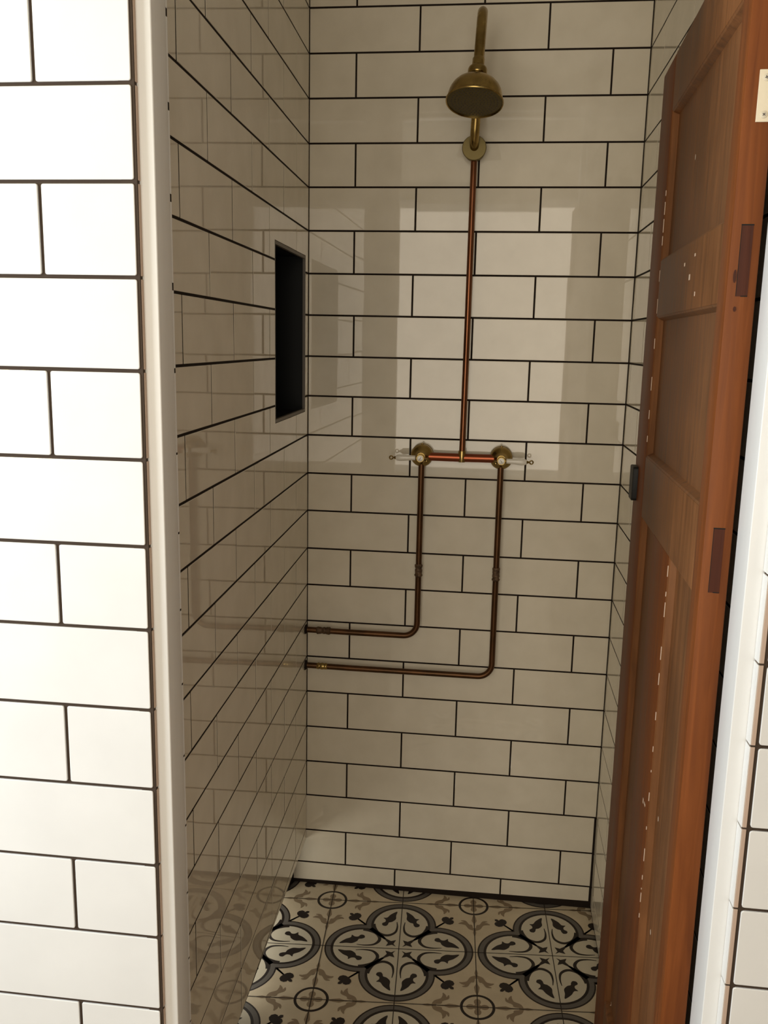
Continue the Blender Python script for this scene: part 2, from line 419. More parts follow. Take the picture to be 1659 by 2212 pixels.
# grout return at the corner
box(bm, 0.060, 0.0782, FY + 0.0006, -1.2925, -0.018, CZ, 1)
o = link('wall_front_left', bm, [M_TILE_F, M_GROUT_F])
tag(o, 'bright white tiled wall to the left of the door frame', 'wall', kind='structure')
bm = bmesh.new()
zs = [z for _, z, _ in fl]
for a, b in zip(zs, zs[1:]):
    box(bm, 0.0745, 0.0790, -1.2970, -1.2905, b + 0.0018, a - 0.0018, 0, 0.0006)
wfl = link('tile_edge_strip', bm, M_BISCUIT, o); wfl['label'] = 'narrow pinkish raw tile edges beside the frame'

bm = bmesh.new()
box(bm, 0.800, 1.9, FY + 0.0015, -1.2, -0.2, CZ, 1)
box(bm, 0.789, 0.800, FY + 0.0008, -1.2, -0.018, CZ, 1)
fr = [2.4182, 2.3152, 2.2122, 2.1092, 2.0062, 1.9032, 1.8002, 1.6972, 1.5942, 1.4912, 1.3882, 1.2852, 1.1822, 1.0838, 0.9811, 0.8773, 0.7740, 0.6710, 0.568, 0.465, 0.362, 0.259, 0.156, 0.053, -0.018]
frr = [(0, 2.5, 2.5)] + [(i + 1, z, z) for i, z in enumerate(fr)]
rows_to_tiles(bm, (0, FY, 0), (1, 0, 0), (0, 0, 1), (0, -1, 0), frr, lambda k: [(0.9485 if k % 2 else 1.10) + 0.303 * i for i in range(4)], 0.7950, 1.9, rnd=0.003, tilt=0.1)
o2 = link('wall_front_right', bm, [M_TILE_F, M_GROUT_F])
tag(o2, 'strip of grey-white tiled wall at the right edge, beside the white frame', 'wall', kind='structure')
bm = bmesh.new(); bm2 = bmesh.new()
zs = [2.5] + fr
for a, b in zip(zs, zs[1:]):
    box(bm, 0.7888, 0.7934, -1.3002, -1.2835, b + 0.0012, a - 0.0012, 0, 0.0004)
    box(bm2, 0.7872, 0.7888, -1.2998, -1.2835, b + 0.0012, a - 0.0012, 0, 0.0005)
link('tile_edge_strip', bm, M_BISCUIT, o2)['label'] = 'brown raw edges of the narrow return tiles'
link('return_tiles', bm2, M_TILE_F, o2)['label'] = 'narrow white glazed return tiles facing the doorway'
bm = bmesh.new()
box(bm, 0.060, 0.800, FY + 0.0015, -1.2, HEAD + 0.03, CZ, 1)
rows_to_tiles(bm, (0, FY, 0), (1, 0, 0), (0, 0, 1), (0, -1, 0), [(0, 2.5, 2.5), (1, HEAD + 0.03, HEAD + 0.03)], lambda k: [0.22 + 0.15 * (k % 2), 0.523 + 0.15 * (k % 2)], 0.077, 0.795, rnd=0.002, tilt=0.1)
o = link('wall_front_head', bm, [M_TILE_F, M_GROUT_F])
tag(o, 'tiled wall above the shower doorway', 'wall', kind='structure')

# ------------------------------------------------------------------ door frame
frame = empty('trim_1', (0.43, -1.26, FZ)); tag(frame, 'white gloss-painted door frame around the shower doorway', 'door frame', kind='structure')
def child_link(name, bm, m, par, smooth=False):
    o = link(name, bm, m, par, smooth)
    o.matrix_parent_inverse = par.matrix_basis.inverted()
    return o
def bevel_vertical(bm, off=0.0015):
    es = [e for e in bm.edges if abs(e.verts[0].co.z - e.verts[1].co.z) > 1.0]
    bmesh.ops.bevel(bm, geom=es, offset=off, segments=3, affect='EDGES', profile=0.5)
bm = bmesh.new()
prism(bm, [(0.060, -1.2915), (0.0962, -1.2915), (0.0962, -1.2455), (0.0800, -1.2455), (0.0800, -1.215), (0.060, -1.215)], FZ, HEAD + 0.03)
bevel_vertical(bm)
child_link('jamb', bm, M_PAINT, frame, True)
bm = bmesh.new()
prism(bm, [(0.7697, -1.283), (0.7697, -1.232), (0.7875, -1.232), (0.7875, -1.192), (0.812, -1.192), (0.812, -1.2), (0.800, -1.2), (0.800, -1.283)], FZ, HEAD + 0.03)
bevel_vertical(bm, 0.0013)
child_link('jamb', bm, M_PAINT, frame, True)
bm = bmesh.new()
box(bm, 0.0962, 0.7697, -1.29, -1.24, HEAD, HEAD + 0.03, 0, 0.001)
box(bm, 0.080, 0.7875, -1.24, -1.20, HEAD + 0.012, HEAD + 0.03, 0, 0.001)
child_link('head_jamb', bm, M_PAINT, frame, True)
# tile strip just behind the left jamb
bm = bmesh.new()
zs = [2.045, 1.9875, 1.8885, 1.7895, 1.6893, 1.5887, 1.4885, 1.389, 1.289, 1.189, 1.089, 0.989, 0.889, 0.789, 0.689, 0.589, 0.489, 0.389, 0.289, 0.189, 0.089, -0.02]
for i, (a, b) in enumerate(zip(zs, zs[1:])):
    g = 0.0042 if i < 6 else 0.0012
    box(bm, 0.0835, 0.0960, -1.2455, -1.2405, b + g, a - g, 0, 0.0008)
box(bm, 0.0835, 0.0957, -1.2455, -1.2409, -0.02, 2.045, 1)
o = child_link('tile_edge_strip', bm, [M_PAINT, M_GROUT], frame)
o['label'] = 'narrow tile strip behind the left jamb with dark joints'

# ------------------------------------------------------------------ floor
bm = bmesh.new()
box(bm, -1.3, 2.0, -1.25, 0.2, FZ - 0.25, FZ, 0)
box(bm, -1.3, 2.0, -3.7, -1.25, FZ - 0.25, FZ, 5)
q1 = Vector((0.2983, -0.2482)); gu = Vector((0.1980, 0.0160)); gv = Vector((-0.0092, 0.1930))   # one tile right / away
pat = bmesh.new()
X0, X1, Y0, Y1 = -0.128, XR + 0.0, -1.3, 0.0
def G(cell, p, h):
    c = q1 + gu * (cell[0] * 2 + p[0]) + gv * (cell[1] * 2 + p[1]); return Vector((c.x, c.y, FZ + h))
SYM = [(sx, sy, sw) for sx in (1, -1) for sy in (1, -1) for sw in (0, 1)]
def sy(p, s):
    x, y = p
    if s[2]: x, y = y, x
    return (x * s[0], y * s[1])
def poly2(cell, pts, h, mi):
    h += H * 0.2 * ((cell[0] % 2) * 2 + cell[1] % 2)
    vs = [pat.verts.new(G(cell, p, h)) for p in pts]
    f = pat.faces.new(vs)
    f.normal_update()
    if f.normal.z < 0: f.normal_flip()
    f.material_index = mi
def disc(cell, c, r, h, mi, n=40, ry=None, rot=0.0):
    ry = ry or r
    pts = []
    for i in range(n):
        a = 2 * PI * i / n; x, y = r * math.cos(a), ry * math.sin(a)
        pts.append((c[0] + x * math.cos(rot) - y * math.sin(rot), c[1] + x * math.sin(rot) + y * math.cos(rot)))
    poly2(cell, pts, h, mi)
def quatre(cell, R, d, h, mi, n=26):
    """outline of four overlapping discs of radius R at distance d"""
    pts = []
    # crossing point on the diagonal: |(t,t)-(d,0)| = R, outer root
    t = (d + math.sqrt(max(0.0, 2 * R * R - d * d))) / 2
    a = math.atan2(t, t - d)
    for q in range(4):
        for i in range(n + 1):
            b = -a + 2 * a * i / n
            x, y = d + R * math.cos(b), R * math.sin(b)
            ca, sa = math.cos(q * PI / 2), math.sin(q * PI / 2)
            if i < n: pts.append((x * ca - y * sa, x * sa + y * ca))
    poly2(cell, pts, h, mi)
def stroke(cell, pts, w, h, mi, s, seg=6):
    """a painted curve of varying width"""
    P = catmull([(p[0], p[1], 0) for p in pts], seg)
    n = len(P); L = []; R = []
    for i, p in enumerate(P):
        t = (P[min(i + 1, n - 1)] - P[max(i - 1, 0)]).normalized(); nn = Vector((-t.y, t.x, 0))
        f = i / (n - 1) * (len(w) - 1); k = min(int(f), len(w) - 2); ww = w[k] + (w[k + 1] - w[k]) * (f - k)
        L.append(p + nn * ww / 2); R.append(p - nn * ww / 2)
    for i in range(n - 1):
        poly2(cell, [sy(q[:2], s) for q in (L[i], L[i + 1], R[i + 1], R[i])], h, mi)
def shape(cell, pts, h, mi, s, seg=5):
    P = [Vector((p[0], p[1], 0)) for p in pts]; n = len(P); out = []
    for i in range(n):
        p0, p1, p2, p3 = P[i - 1], P[i], P[(i + 1) % n], P[(i + 2) % n]
        for k in range(seg):
            t = k / seg
            q = 0.5 * ((2 * p1) + (-p0 + p2) * t + (2 * p0 - 5 * p1 + 4 * p2 - p3) * t * t + (-p0 + 3 * p1 - 3 * p2 + p3) * t ** 3)
            out.append(sy((q.x, q.y), s))
    poly2(cell, out, h, mi)
H = 0.00008
C_, D_, G_, T_, W_ = 0, 1, 2, 3, 4
for i in range(-2, 3):
    for j in range(-4, 3):
        c = (i, j)
        quatre(c, 0.482, 0.492, H, D_)
        quatre(c, 0.462, 0.492, 2 * H, G_)
        quatre(c, 0.402, 0.492, 3 * H, D_)
        quatre(c, 0.368, 0.492, 4 * H, W_)
        for s in SYM:
            # scroll that rings the inner half of each lobe: dark egg outline with cream heart
            stroke(c, [(0.56, 0.055), (0.45, 0.045), (0.34, 0.065), (0.275, 0.135), (0.27, 0.215), (0.325, 0.30), (0.42, 0.345), (0.50, 0.36)], [0.010, 0.022, 0.034, 0.044, 0.044, 0.042, 0.036, 0.03], 5 * H, D_, s)
            stroke(c, [(0.16, 0.16), (0.24, 0.24), (0.32, 0.32), (0.40, 0.40)], [0.02, 0.045, 0.055, 0.06], 5.2 * H, D_, s)
            # tulip leaf
            shape(c, [(0.465, 0.20), (0.475, 0.245), (0.52, 0.255), (0.555, 0.215), (0.60, 0.215), (0.64, 0.245), (0.65, 0.195), (0.72, 0.15), (0.79, 0.065), (0.70, 0.075), (0.62, 0.075), (0.56, 0.12), (0.54, 0.165), (0.50, 0.175)], 6 * H, D_, s)
            # central arrow motif
            poly2(c, [sy(q, s) for q in ((0.04, 0.04), (0.095, 0.075), (0.175, 0.045), (0.15, 0.11), (0.20, 0.185), (0.19, 0.19))], 6.4 * H, D_)
            # bud on a stalk outside the notch
            stroke(c, [(0.48, 0.48), (0.60, 0.60)], [0.028, 0.022], 6 * H, D_, s, 2)
            poly2(c, [sy((a - b, a + b), s) for a, b in ((0.59, 0.0), (0.595, 0.035), (0.61, 0.058), (0.64, 0.068), (0.67, 0.055), (0.68, 0.03), (0.672, 0.016), (0.70, 0.016), (0.715, 0.0))], 6.6 * H, D_)
            # acanthus bracket around the ring, taupe
            stroke(c, [(0.47, 1.0), (0.50, 0.945), (0.575, 0.90), (0.60, 0.84), (0.585, 0.785)], [0.05, 0.06, 0.055, 0.05, 0.012], 5 * H, T_, s)
            stroke(c, [(0.575, 0.90), (0.64, 0.87), (0.655, 0.82)], [0.05, 0.04, 0.01], 5.5 * H, T_, s)
            stroke(c, [(0.50, 0.955), (0.555, 0.955), (0.57, 0.935)], [0.05, 0.035, 0.01], 5.8 * H, T_, s)
            # spear between bracket and ring
            stroke(c, [(0.51, 1.0), (0.60, 1.0), (0.66, 1.0), (0.74, 1.0), (0.80, 1.0)], [0.012, 0.02, 0.07, 0.045, 0.01], 5 * H, T_, s, 3)
            stroke(c, [(0.33, 1.0), (0.40, 1.0), (0.47, 1.0)], [0.01, 0.045, 0.02], 5 * H, T_, s, 3)
        # ring with a taupe cross at the tile corner
        r = (1, 1)
        disc(c, r, 0.212, 2 * H, D_); disc(c, r, 0.178, 3 * H, C_)
        for a in range(4):
            ca, sa = math.cos(a * PI / 2), math.sin(a * PI / 2)
            disc(c, (1 + 0.085 * ca, 1 + 0.085 * sa), 0.052, (4 + 0.3 * a) * H, T_, 20, 0.043, a * PI / 2)
        disc(c, r, 0.05, 5.5 * H, T_, 16)
        # tile joints
        w = 0.0055
        for k in (0, 1):
            poly2(c, [(k - w, -1), (k + w, -1), (k + w, 1), (k - w, 1)], 8 * H, D_)
            poly2(c, [(-1, k - w), (1, k - w), (1, k + w), (-1, k + w)], 8.5 * H, D_)
for co, no in (((X0, 0, 0), (-1, 0, 0)), ((X1, 0, 0), (1, 0, 0)), ((0, Y0, 0), (0, -1, 0)), ((0, Y1, 0), (0, 1, 0))):
    g = pat.verts[:] + pat.edges[:] + pat.faces[:]
    bmesh.ops.bisect_plane(pat, geom=g, plane_co=co, plane_no=no, clear_outer=True)
me_p = bpy.data.meshes.new('p'); pat.to_mesh(me_p); pat.free(); bm.from_mesh(me_p); bpy.data.meshes.remove(me_p)
floor = link('floor', bm, [F_CREAM, F_DARK, F_GREY, F_TAUPE, F_WHITE, F_ROOM], smooth='keep')
tag(floor, 'shower floor of patterned encaustic tiles with dark quatrefoils on cream', 'floor', kind='structure')
# added near-black block, painting the dark void at the recess end
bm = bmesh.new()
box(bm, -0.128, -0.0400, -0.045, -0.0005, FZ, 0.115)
o = link('trim_2', bm, M_VOID); tag(o, 'near-black block painting the dark void in the gap under the left wall', 'dark void block', kind='structure')

# ------------------------------------------------------------------ the room around
bm = bmesh.new(); box(bm, -1.3, 2.0, -3.7, -1.2, CZ, CZ + 0.1, 1); box(bm, -1.3, 2.0, -1.2, 0.2, CZ, CZ + 0.1, 0)
tag(link('ceiling', bm, [M_CEIL, M_PLASTER]), 'white ceiling over the room and shower', 'ceiling', kind='structure')
bm = bmesh.new(); box(bm, -1.3, -1.2, -3.6, -1.2, -0.2, CZ)
tag(link('wall_outer_left', bm, M_PLASTER), 'cream wall of the room with the side window', 'wall', kind='structure')
bm = bmesh.new(); box(bm, 1.9, 2.0, -3.6, -1.2, -0.2, CZ)
tag(link('wall_outer_right', bm, M_DARKWALL), 'plain tan wall of the room on the right', 'wall', kind='structure')
bm = bmesh.new(); box(bm, -1.3, 2.0, -3.7, -3.6, -0.2, CZ); box(bm, -1.2, 1.9, -3.6, -3.585, -0.02, 0.62, 1)
tag(link('wall_rear', bm, [M_PLASTER, M_DARKFLOOR]), 'wall behind the viewer with the frosted window', 'wall', kind='structure')

def window(name, M, w, h, strength, col, label):
    """frame in local XZ, facing local +Y"""
    e = empty(name, (0, 0, 0)); e.matrix_world = M; tag(e, label, 'window', kind='structure')
    bm = bmesh.new(); f = 0.05
    box(bm, -w / 2 - f, w / 2 + f, 0, 0.04, -h / 2 - f, -h / 2, 0, 0.003); box(bm, -w / 2 - f, w / 2 + f, 0, 0.04, h / 2, h / 2 + f, 0, 0.003)
    box(bm, -w / 2 - f, -w / 2, 0, 0.04, -h / 2, h / 2, 0, 0.003); box(bm, w / 2, w / 2 + f, 0, 0.04, -h / 2, h / 2, 0, 0.003)
    link('window_frame', bm, M_PAINT, e)
    bm = bmesh.new()
    bm.faces.new([bm.verts.new(v) for v in ((w / 2, 0.014, -h / 2), (-w / 2, 0.014, -h / 2), (-w / 2, 0.014, h / 2), (w / 2, 0.014, h / 2))])
    link('pane', bm, emission(name + '_daylit_frosted_glass', col, strength), e, smooth='keep')
window('window_1', Matrix.Translation((0.10, -3.6, 1.545)), 1.7, 1.66, REAR_WINDOW, (1.0, 0.89, 0.73), 'frosted daylit window in the wall behind the viewer')
window('window_2', Matrix.Translation((-1.2, -1.95, 1.60)) @ Matrix.Rotation(-PI / 2, 4, 'Z'), 0.8, 1.2, SIDE_WINDOW, (0.78, 0.89, 1.0), 'frosted daylit window in the left wall near the tiled front')
e = empty('ceiling_lamp', (-0.70, -1.80, CZ)); tag(e, 'round opal ceiling lamp in the middle of the room', 'lamp')
bm = bmesh.new(); lathe(bm, [(0.0, -0.0), (0.15, -0.0), (0.15, -0.02), (0.0, -0.02)]); link('lamp_base', bm, M_PAINT, e, True)
bm = bmesh.new(); lathe(bm, [(0.135, -0.02), (0.13, -0.05), (0.10, -0.075), (0.05, -0.088), (0.0, -0.09)]); link('lamp_shade', bm, emission('opal_glass_lit', (1.0, 0.84, 0.40), LAMP), e, True)

ld = bpy.data.lights.new('next_room_daylight', 'AREA'); ld.shape = 'RECTANGLE'; ld.size = 0.45; ld.size_y = 0.07
ld.energy = SLOT; ld.color = (1.0, 0.93, 0.78)
lo = bpy.data.objects.new('next_room_daylight', ld); COL.objects.link(lo)
lo.location = (-0.11, -0.30, 0.050); lo.rotation_euler = (PI / 2, 0, PI / 2 + PI)
lo.rotation_euler = Vector((1, 0, -0.05)).to_track_quat('-Z', 'Y').to_euler()

# ------------------------------------------------------------------ the wooden door, opened into the shower
A = Vector((0.7427, -1.19)); B = Vector((0.7656, -0.50)); d = (B - A)
door = empty('door_1', (A.x, A.y, 0), math.atan2(d.y, d.x))
tag(door, 'old mahogany panelled door standing open against the right shower wall', 'door', kind='structure')
TH = 0.033; DW = 0.690; DT = 2.016; DB = -0.008
def part(name, m, f, lab=None, smooth=True, par=None):
    bm = bmesh.new(); f(bm); o = link(name, bm, m, par or door, smooth)
    if lab: o['label'] = lab
    return o
part('stile', M_WOOD, lambda b: box(b, 0, 0.048, -TH, 0, DB, DT, 0, 0.0016), 'orange-brown hinge stile nearest the frame')
part('stile', M_WOOD, lambda b: box(b, 0.556, DW, -TH, 0, DB, DT, 0, 0.0016))
for z0, z1 in ((1.925, DT), (1.583, 1.678), (1.222, 1.333), (DB, 0.20)):
    part('rail', M_PANEL, lambda b: box(b, 0.048, 0.556, -TH + 0.0002, -0.0002, z0, z1, 0, 0.0008))
part('muntin', M_WOOD, lambda b: box(b, 0.232, 0.395, -TH + 0.0002, -0.0002, 0.20, 1.222, 0, 0.0008))
PAN = [(0.048, 0.556, 1.678, 1.925), (0.048, 0.556, 1.333, 1.583), (0.048, 0.232, 0.20, 1.222), (0.395, 0.556, 0.20, 1.222)]
for a0, a1, z0, z1 in PAN:
    p = part('panel', M_PANEL, lambda b: box(b, a0 - 0.004, a1 + 0.004, -0.021, -0.0115, z0 - 0.004, z1 + 0.004))
    def mould(b):
        for y0, y1 in ((-0.0008, -0.0118), (-TH + 0.001, -0.0208)):
            w = 0.008
            o_ = [(a0, y0, z0), (a1, y0, z0), (a1, y0, z1), (a0, y0, z1)]
            m1 = [(a0 + w * 0.35, (y0 + (y1 - y0) * 0.15), z0 + w * 0.35), (a1 - w * 0.35, (y0 + (y1 - y0) * 0.15), z0 + w * 0.35), (a1 - w * 0.35, (y0 + (y1 - y0) * 0.15), z1 - w * 0.35), (a0 + w * 0.35, (y0 + (y1 - y0) * 0.15), z1 - w * 0.35)]
            m2 = [(a0 + w * 0.7, y0 + (y1 - y0) * 0.6, z0 + w * 0.7), (a1 - w * 0.7, y0 + (y1 - y0) * 0.6, z0 + w * 0.7), (a1 - w * 0.7, y0 + (y1 - y0) * 0.6, z1 - w * 0.7), (a0 + w * 0.7, y0 + (y1 - y0) * 0.6, z1 - w * 0.7)]
            i_ = [(a0 + w, y1, z0 + w), (a1 - w, y1, z0 + w), (a1 - w, y1, z1 - w), (a0 + w, y1, z1 - w)]
            L = [[b.verts.new(v) for v in q] for q in (o_, m1, m2, i_)]
            for u, v in zip(L, L[1:]):
                for k in range(4):
                    b.faces.new((u[k], u[(k + 1) % 4], v[(k + 1) % 4], v[k]))
    part('moulding', M_PANEL, mould, smooth=False, par=p)
# through tenons on the hinge edge, with their dark shrinkage gaps
for z0, z1 in ((1.5895, 1.6695), (1.2332, 1.3145)):
    def ten(b):
        box(b, -0.0004, 0.002, -0.0236, -0.0106, z0, z1, 0)
        box(b, -0.00045, 0.001, -0.0240, -0.0102, z1 - 0.0012, z1 + 0.0004, 1)
        box(b, -0.00045, 0.001, -0.0110, -0.0104, z0, z1, 1)
        box(b, -0.00045, 0.001, -0.0236, -0.0160, z0 - 0.0004, z0 + 0.0008, 1)
    o = part('tenon', [M_TENON, M_VOID], ten, 'dark end of a through tenon in the hinge edge', smooth=False)
def knots(b):
    for y, z, r, rz in ((-0.0078, 1.612, 0.0018, 0.0075), (-0.0108, 1.575, 0.0017, 0.003)):
        lathe(b, [(0, -0.0005), (1, -0.0005), (1, 0.001), (0, 0.001)], Matrix.Translation((0, y, z)) @ Matrix.Diagonal((1, r, rz, 1)) @ Matrix.Rotation(PI / 2, 4, 'Y'), 14)
part('knot', M_TENON, knots, 'small dark nail holes in the hinge edge', smooth=False)
# paint line left along the muntin and stile arrises
def chips(b):
    rnd = random.Random(3)
    for s, zz in ((0.2325, (0.62, 1.20)), (0.5565, (1.36, 1.80))):
        z = zz[0]
        while z < zz[1]:
            l = rnd.uniform(0.002, 0.026)
            box(b, s - 0.0004, s + rnd.uniform(0.0001, 0.0010), -0.001, 0.0003, z, z + l)
            z += l + rnd.uniform(0.003, 0.05)
    for s, z, w, l in ((0.30, 1.648, .006, .005), (0.25, 1.625, .008, .008), (0.22, 1.655, .006, .004), (0.2, 1.60, .004, .006), (0.26, 0.80, .010, .004), (0.28, 0.795, .005, .008)):
        box(b, s, s + w, -0.001, 0.0004, z, z + l)
part('paint_residue', M_CHIP, chips, 'flecks of old pale paint', smooth=False)
# hinge
hz0, hz1 = 1.7792, 1.8340
hinge = part('hinge', M_CREAMMETAL, lambda b: box(b, -0.0016, 0.001, -TH - 0.002, -0.0145, hz0, hz1, 0, 0.0004), 'cream painted steel hinge leaf', smooth=False)
part('knuckle', M_CREAMMETAL, lambda b: lathe(b, [(0.0, hz0), (0.0035, hz0), (0.0035, hz1), (0.0, hz1)], Matrix.Translation((-0.002, -TH - 0.0035, 0)), 16), par=hinge)
for y, z in ((-0.0218, 1.8255), (-0.0225, 1.7868), (-0.0300, 1.8060)):
    def scr(b, y=y, z=z):
        M = frame_to((-0.0014, y, z), (-1, 0, 0), (0, 1, 0))
        lathe(b, [(0.0, 0.0), (0.0042, 0.0), (0.0040, 0.0007), (0.0030, 0.0012), (0.0, 0.0014)], M, 20)
        a = random.uniform(0, 1.5)
        for k in range(2):
            M2 = M @ Matrix.Rotation(a + k * PI / 2, 4, 'Z')
            vs = [b.verts.new(M2 @ Vector(v)) for v in ((-0.0018, -0.0004, 0.00155 + k * 1e-4), (0.0018, -0.0004, 0.00155 + k * 1e-4), (0.0018, 0.0004, 0.00155 + k * 1e-4), (-0.0018, 0.0004, 0.00155 + k * 1e-4))]
            b.faces.new(vs).material_index = 1
    part('screw', [M_SCREW, M_INK], scr, smooth=True, par=hinge)
# dark latch case near the far edge
def latch(b):
    pts = []
    r = 0.006
    s0, s1, z0, z1 = 0.640, 0.686, 1.236, 1.302
    for cx, cz, a0 in ((s1 - r, z1 - r, 0), (s0 + r, z1 - r, 90), (s0 + r, z0 + r, 180), (s1 - r, z0 + r, 270)):
        for k in range(5):
            a = math.radians(a0 + 22.5 * k); pts.append((cx + r * math.cos(a), cz + r * math.sin(a)))
    v0 = [b.verts.new((x, 0.0, z)) for x, z in pts]; v1 = [b.verts.new((x, 0.0085, z)) for x, z in pts]
    v2 = [b.verts.new((x * 0.96 + 0.663 * 0.04, 0.0100, z * 0.97 + 1.269 * 0.03)) for x, z in pts]
    n = len(pts)
    for u, v in ((v0, v1), (v1, v2)):
        for k in range(n): b.faces.new((u[k], u[(k + 1) % n], v[(k + 1) % n], v[k]))
    b.faces.new(v2); b.faces.new(v0[::-1])
part('latch_case', M_IRON, latch, 'small black iron latch near the far edge')

# ------------------------------------------------------------------ shower head on its swan neck
head = empty('overhead_shower', (0.4103, 0, 1.994)); tag(head, 'aged brass bell shower head on a swan-neck arm high on the back wall', 'shower head')
HI = Matrix.Translation((-0.4103, 0, -1.994))
def hp(name, m, f, lab=None, par=None):
    bm = bmesh.new(); f(bm); bmesh.ops.transform(bm, matrix=HI, verts=bm.verts)
    o = link(name, bm, m, par or head, True)
    if lab: o['label'] = lab
    return o
ax = lambda p: (0.4103 + 0.0, p[0], p[1])
hp('wall_rose', M_BRASS_R, lambda b: lathe(b, [(0.0, 0.0005), (0.0250, 0.0005), (0.0255, 0.030), (0.0285, 0.034), (0.0290, 0.0385), (0.0275, 0.041), (0.0, 0.0415)], frame_to((0.4103, 0, 1.9885), (0, -1, 0)), 48))
arm_pts = [(0.4103, -0.036, 1.990), (0.4105, -0.050, 1.998), (0.411, -0.060, 2.014), (0.4125, -0.070, 2.046), (0.415, -0.089, 2.112), (0.4175, -0.113, 2.178), (0.4205, -0.142, 2.222), (0.4225, -0.178, 2.238), (0.4225, -0.214, 2.222), (0.4215, -0.238, 2.182), (0.4200, -0.250, 2.140), (0.4188, -0.257, 2.112)]
hp('arm', M_BRASS, lambda b: tube(b, catmull(arm_pts, 8), 0.0108, 24))
fc = Vector((0.4145, -0.281, 2.028)); top = Vector((0.4188, -0.2565, 2.113)); axd = (top - fc).normalized()
F = frame_to(fc, axd)
def bell(b):
    lathe(b, [(0.0585, 0.0050), (0.0590, 0.0012), (0.0605, 0.0), (0.0615, 0.0015), (0.0615, 0.004), (0.0590, 0.0065), (0.0585, 0.011), (0.0575, 0.018), (0.0550, 0.027), (0.0505, 0.0355), (0.0440, 0.0430), (0.0360, 0.0490), (0.0270, 0.0530), (0.0200, 0.0560), (0.0180, 0.0590), (0.0180, 0.0640)], F, 64)
bl = hp('bell', M_BRASS, bell)
def face(b):
    lathe(b, [(0.0588, 0.0042), (0.0588, 0.0034), (0.0560, 0.0028), (0.0, 0.0020)], F, 64)
    for ring in range(1, 8):
        rr = 0.007 * ring; n = 6 * ring
        for k in range(n):
            a = 2 * PI * k / n
            lathe(b, [(0.0, 0.0), (0.0009, 0.0), (0.0009, 0.0025), (0.0, 0.0025)], F @ Matrix.Translation((rr * math.cos(a), rr * math.sin(a), 0.0012)), 6, 1)
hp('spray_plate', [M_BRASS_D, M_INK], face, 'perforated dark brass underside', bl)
hp('collar', M_BRASS, lambda b: lathe(b, [(0.0165, 0.060), (0.0195, 0.062), (0.0205, 0.065), (0.0205, 0.074), (0.0190, 0.0775), (0.0150, 0.080), (0.0130, 0.082), (0.0130, 0.098), (0.0112, 0.101), (0.0108, 0.101)], F, 40))

# ------------------------------------------------------------------ pipes
PY = -0.030
def pipe(name, pts, r, m, label, cat='pipe', n=20):
    bm = bmesh.new(); tube(bm, pts, r, n)
    o = link(name, bm, m, None, True, loc=pts[-1]); tag(o, label, cat); return o
def kid(name, m, f, par, lab=None):
    bm = bmesh.new(); f(bm)
    bmesh.ops.transform(bm, matrix=Matrix.Translation(-par.location), verts=bm.verts)
    o = link(name, bm, m, par, True)
    if lab: o['label'] = lab
    return o
def arc(c, r, a0, a1, n=10):
    return [(c[0] + r * math.cos(math.radians(a0 + (a1 - a0) * i / n)), PY, c[1] + r * math.sin(math.radians(a0 + (a1 - a0) * i / n))) for i in range(n + 1)]
ZB = 1.2425
XL, XRT = 0.3050, 0.5075
riser = pipe('riser_pipe', [(0.4103, PY + 0.006, 1.968), (0.4103, PY + 0.004, 1.94), (0.4103, PY, 1.9), (0.4095, PY, 1.6), (0.4085, PY, 1.4), (0.4078, PY, ZB + 0.012)], 0.0074, M_COPPER,
             'long vertical copper pipe running from the crossbar up to the shower head')
cross = pipe('crossbar_pipe', [(XL + 0.018, PY, ZB), (0.40, PY, ZB - 0.0004), (XRT - 0.018, PY, ZB)], 0.0108, M_COPPER_B,
             'short bright copper crossbar joining the two lever taps')
kid('tee_fitting', M_BRASS, lambda b: lathe(b, [(0.0, -0.011), (0.0088, -0.011), (0.0094, -0.004), (0.0094, 0.016), (0.0086, 0.0185), (0.0, 0.0185)], Matrix.Translation((0.4078, PY - 0.0032, ZB)), 24), cross, 'brass tee in the middle of the crossbar')
def blob(r0, L, M, seed):
    def f(b):
        rn = random.Random(seed); prof = [(0.0074, 0.0)]
        n = 14
        for i in range(n): prof.append((r0 + rn.uniform(-0.0009, 0.0009) + 0.0009 * (1 if i in (1, 2, n - 3, n - 2) else 0), L * (i + 0.5) / n))
        prof.append((0.0074, L))
        rings = lathe(b, prof, M, 22)
        for rg in rings[1:-1]:
            for v in rg: v.co += Vector((rn.uniform(-1, 1), rn.uniform(-1, 1), rn.uniform(-1, 1))) * 0.00035
    return f
zl, zr_ = 0.758, 0.6565
sl = pipe('supply_pipe', [(0.0035, PY, zl + 0.001)] + [(0.12, PY, zl)] + arc((XL - 0.036, zl + 0.036), 0.036, -90, 0) + [(XL, PY, 0.95), (XL, PY, ZB - 0.006)], 0.0078, M_COPPER_D,
          'shorter bent brown copper pipe from the left tap to the left wall')
sr = pipe('supply_pipe', [(0.0035, PY, zr_ + 0.001)] + [(0.12, PY, zr_)] + arc((XRT - 0.036, zr_ + 0.036), 0.036, -90, 0) + [(XRT, PY, 0.95), (XRT, PY, ZB - 0.006)], 0.0078, M_COPPER_D,
          'longer bent brown copper pipe from the right tap to the left wall')
kid('coupling', M_SOLDER, blob(0.0092, 0.036, Matrix.Translation((XL, PY, 0.922)), 1), sl, 'rough soldered coupling')
kid('coupling', M_SOLDER, blob(0.0092, 0.036, Matrix.Translation((XRT, PY, 0.922)), 2), sr, 'rough soldered coupling')
kid('coupling', M_SOLDER, blob(0.0092, 0.040, frame_to((0.032, PY, zl + 0.0007), (1, 0, 0), (0, 1, 0)), 3), sl, 'rough soldered coupling')
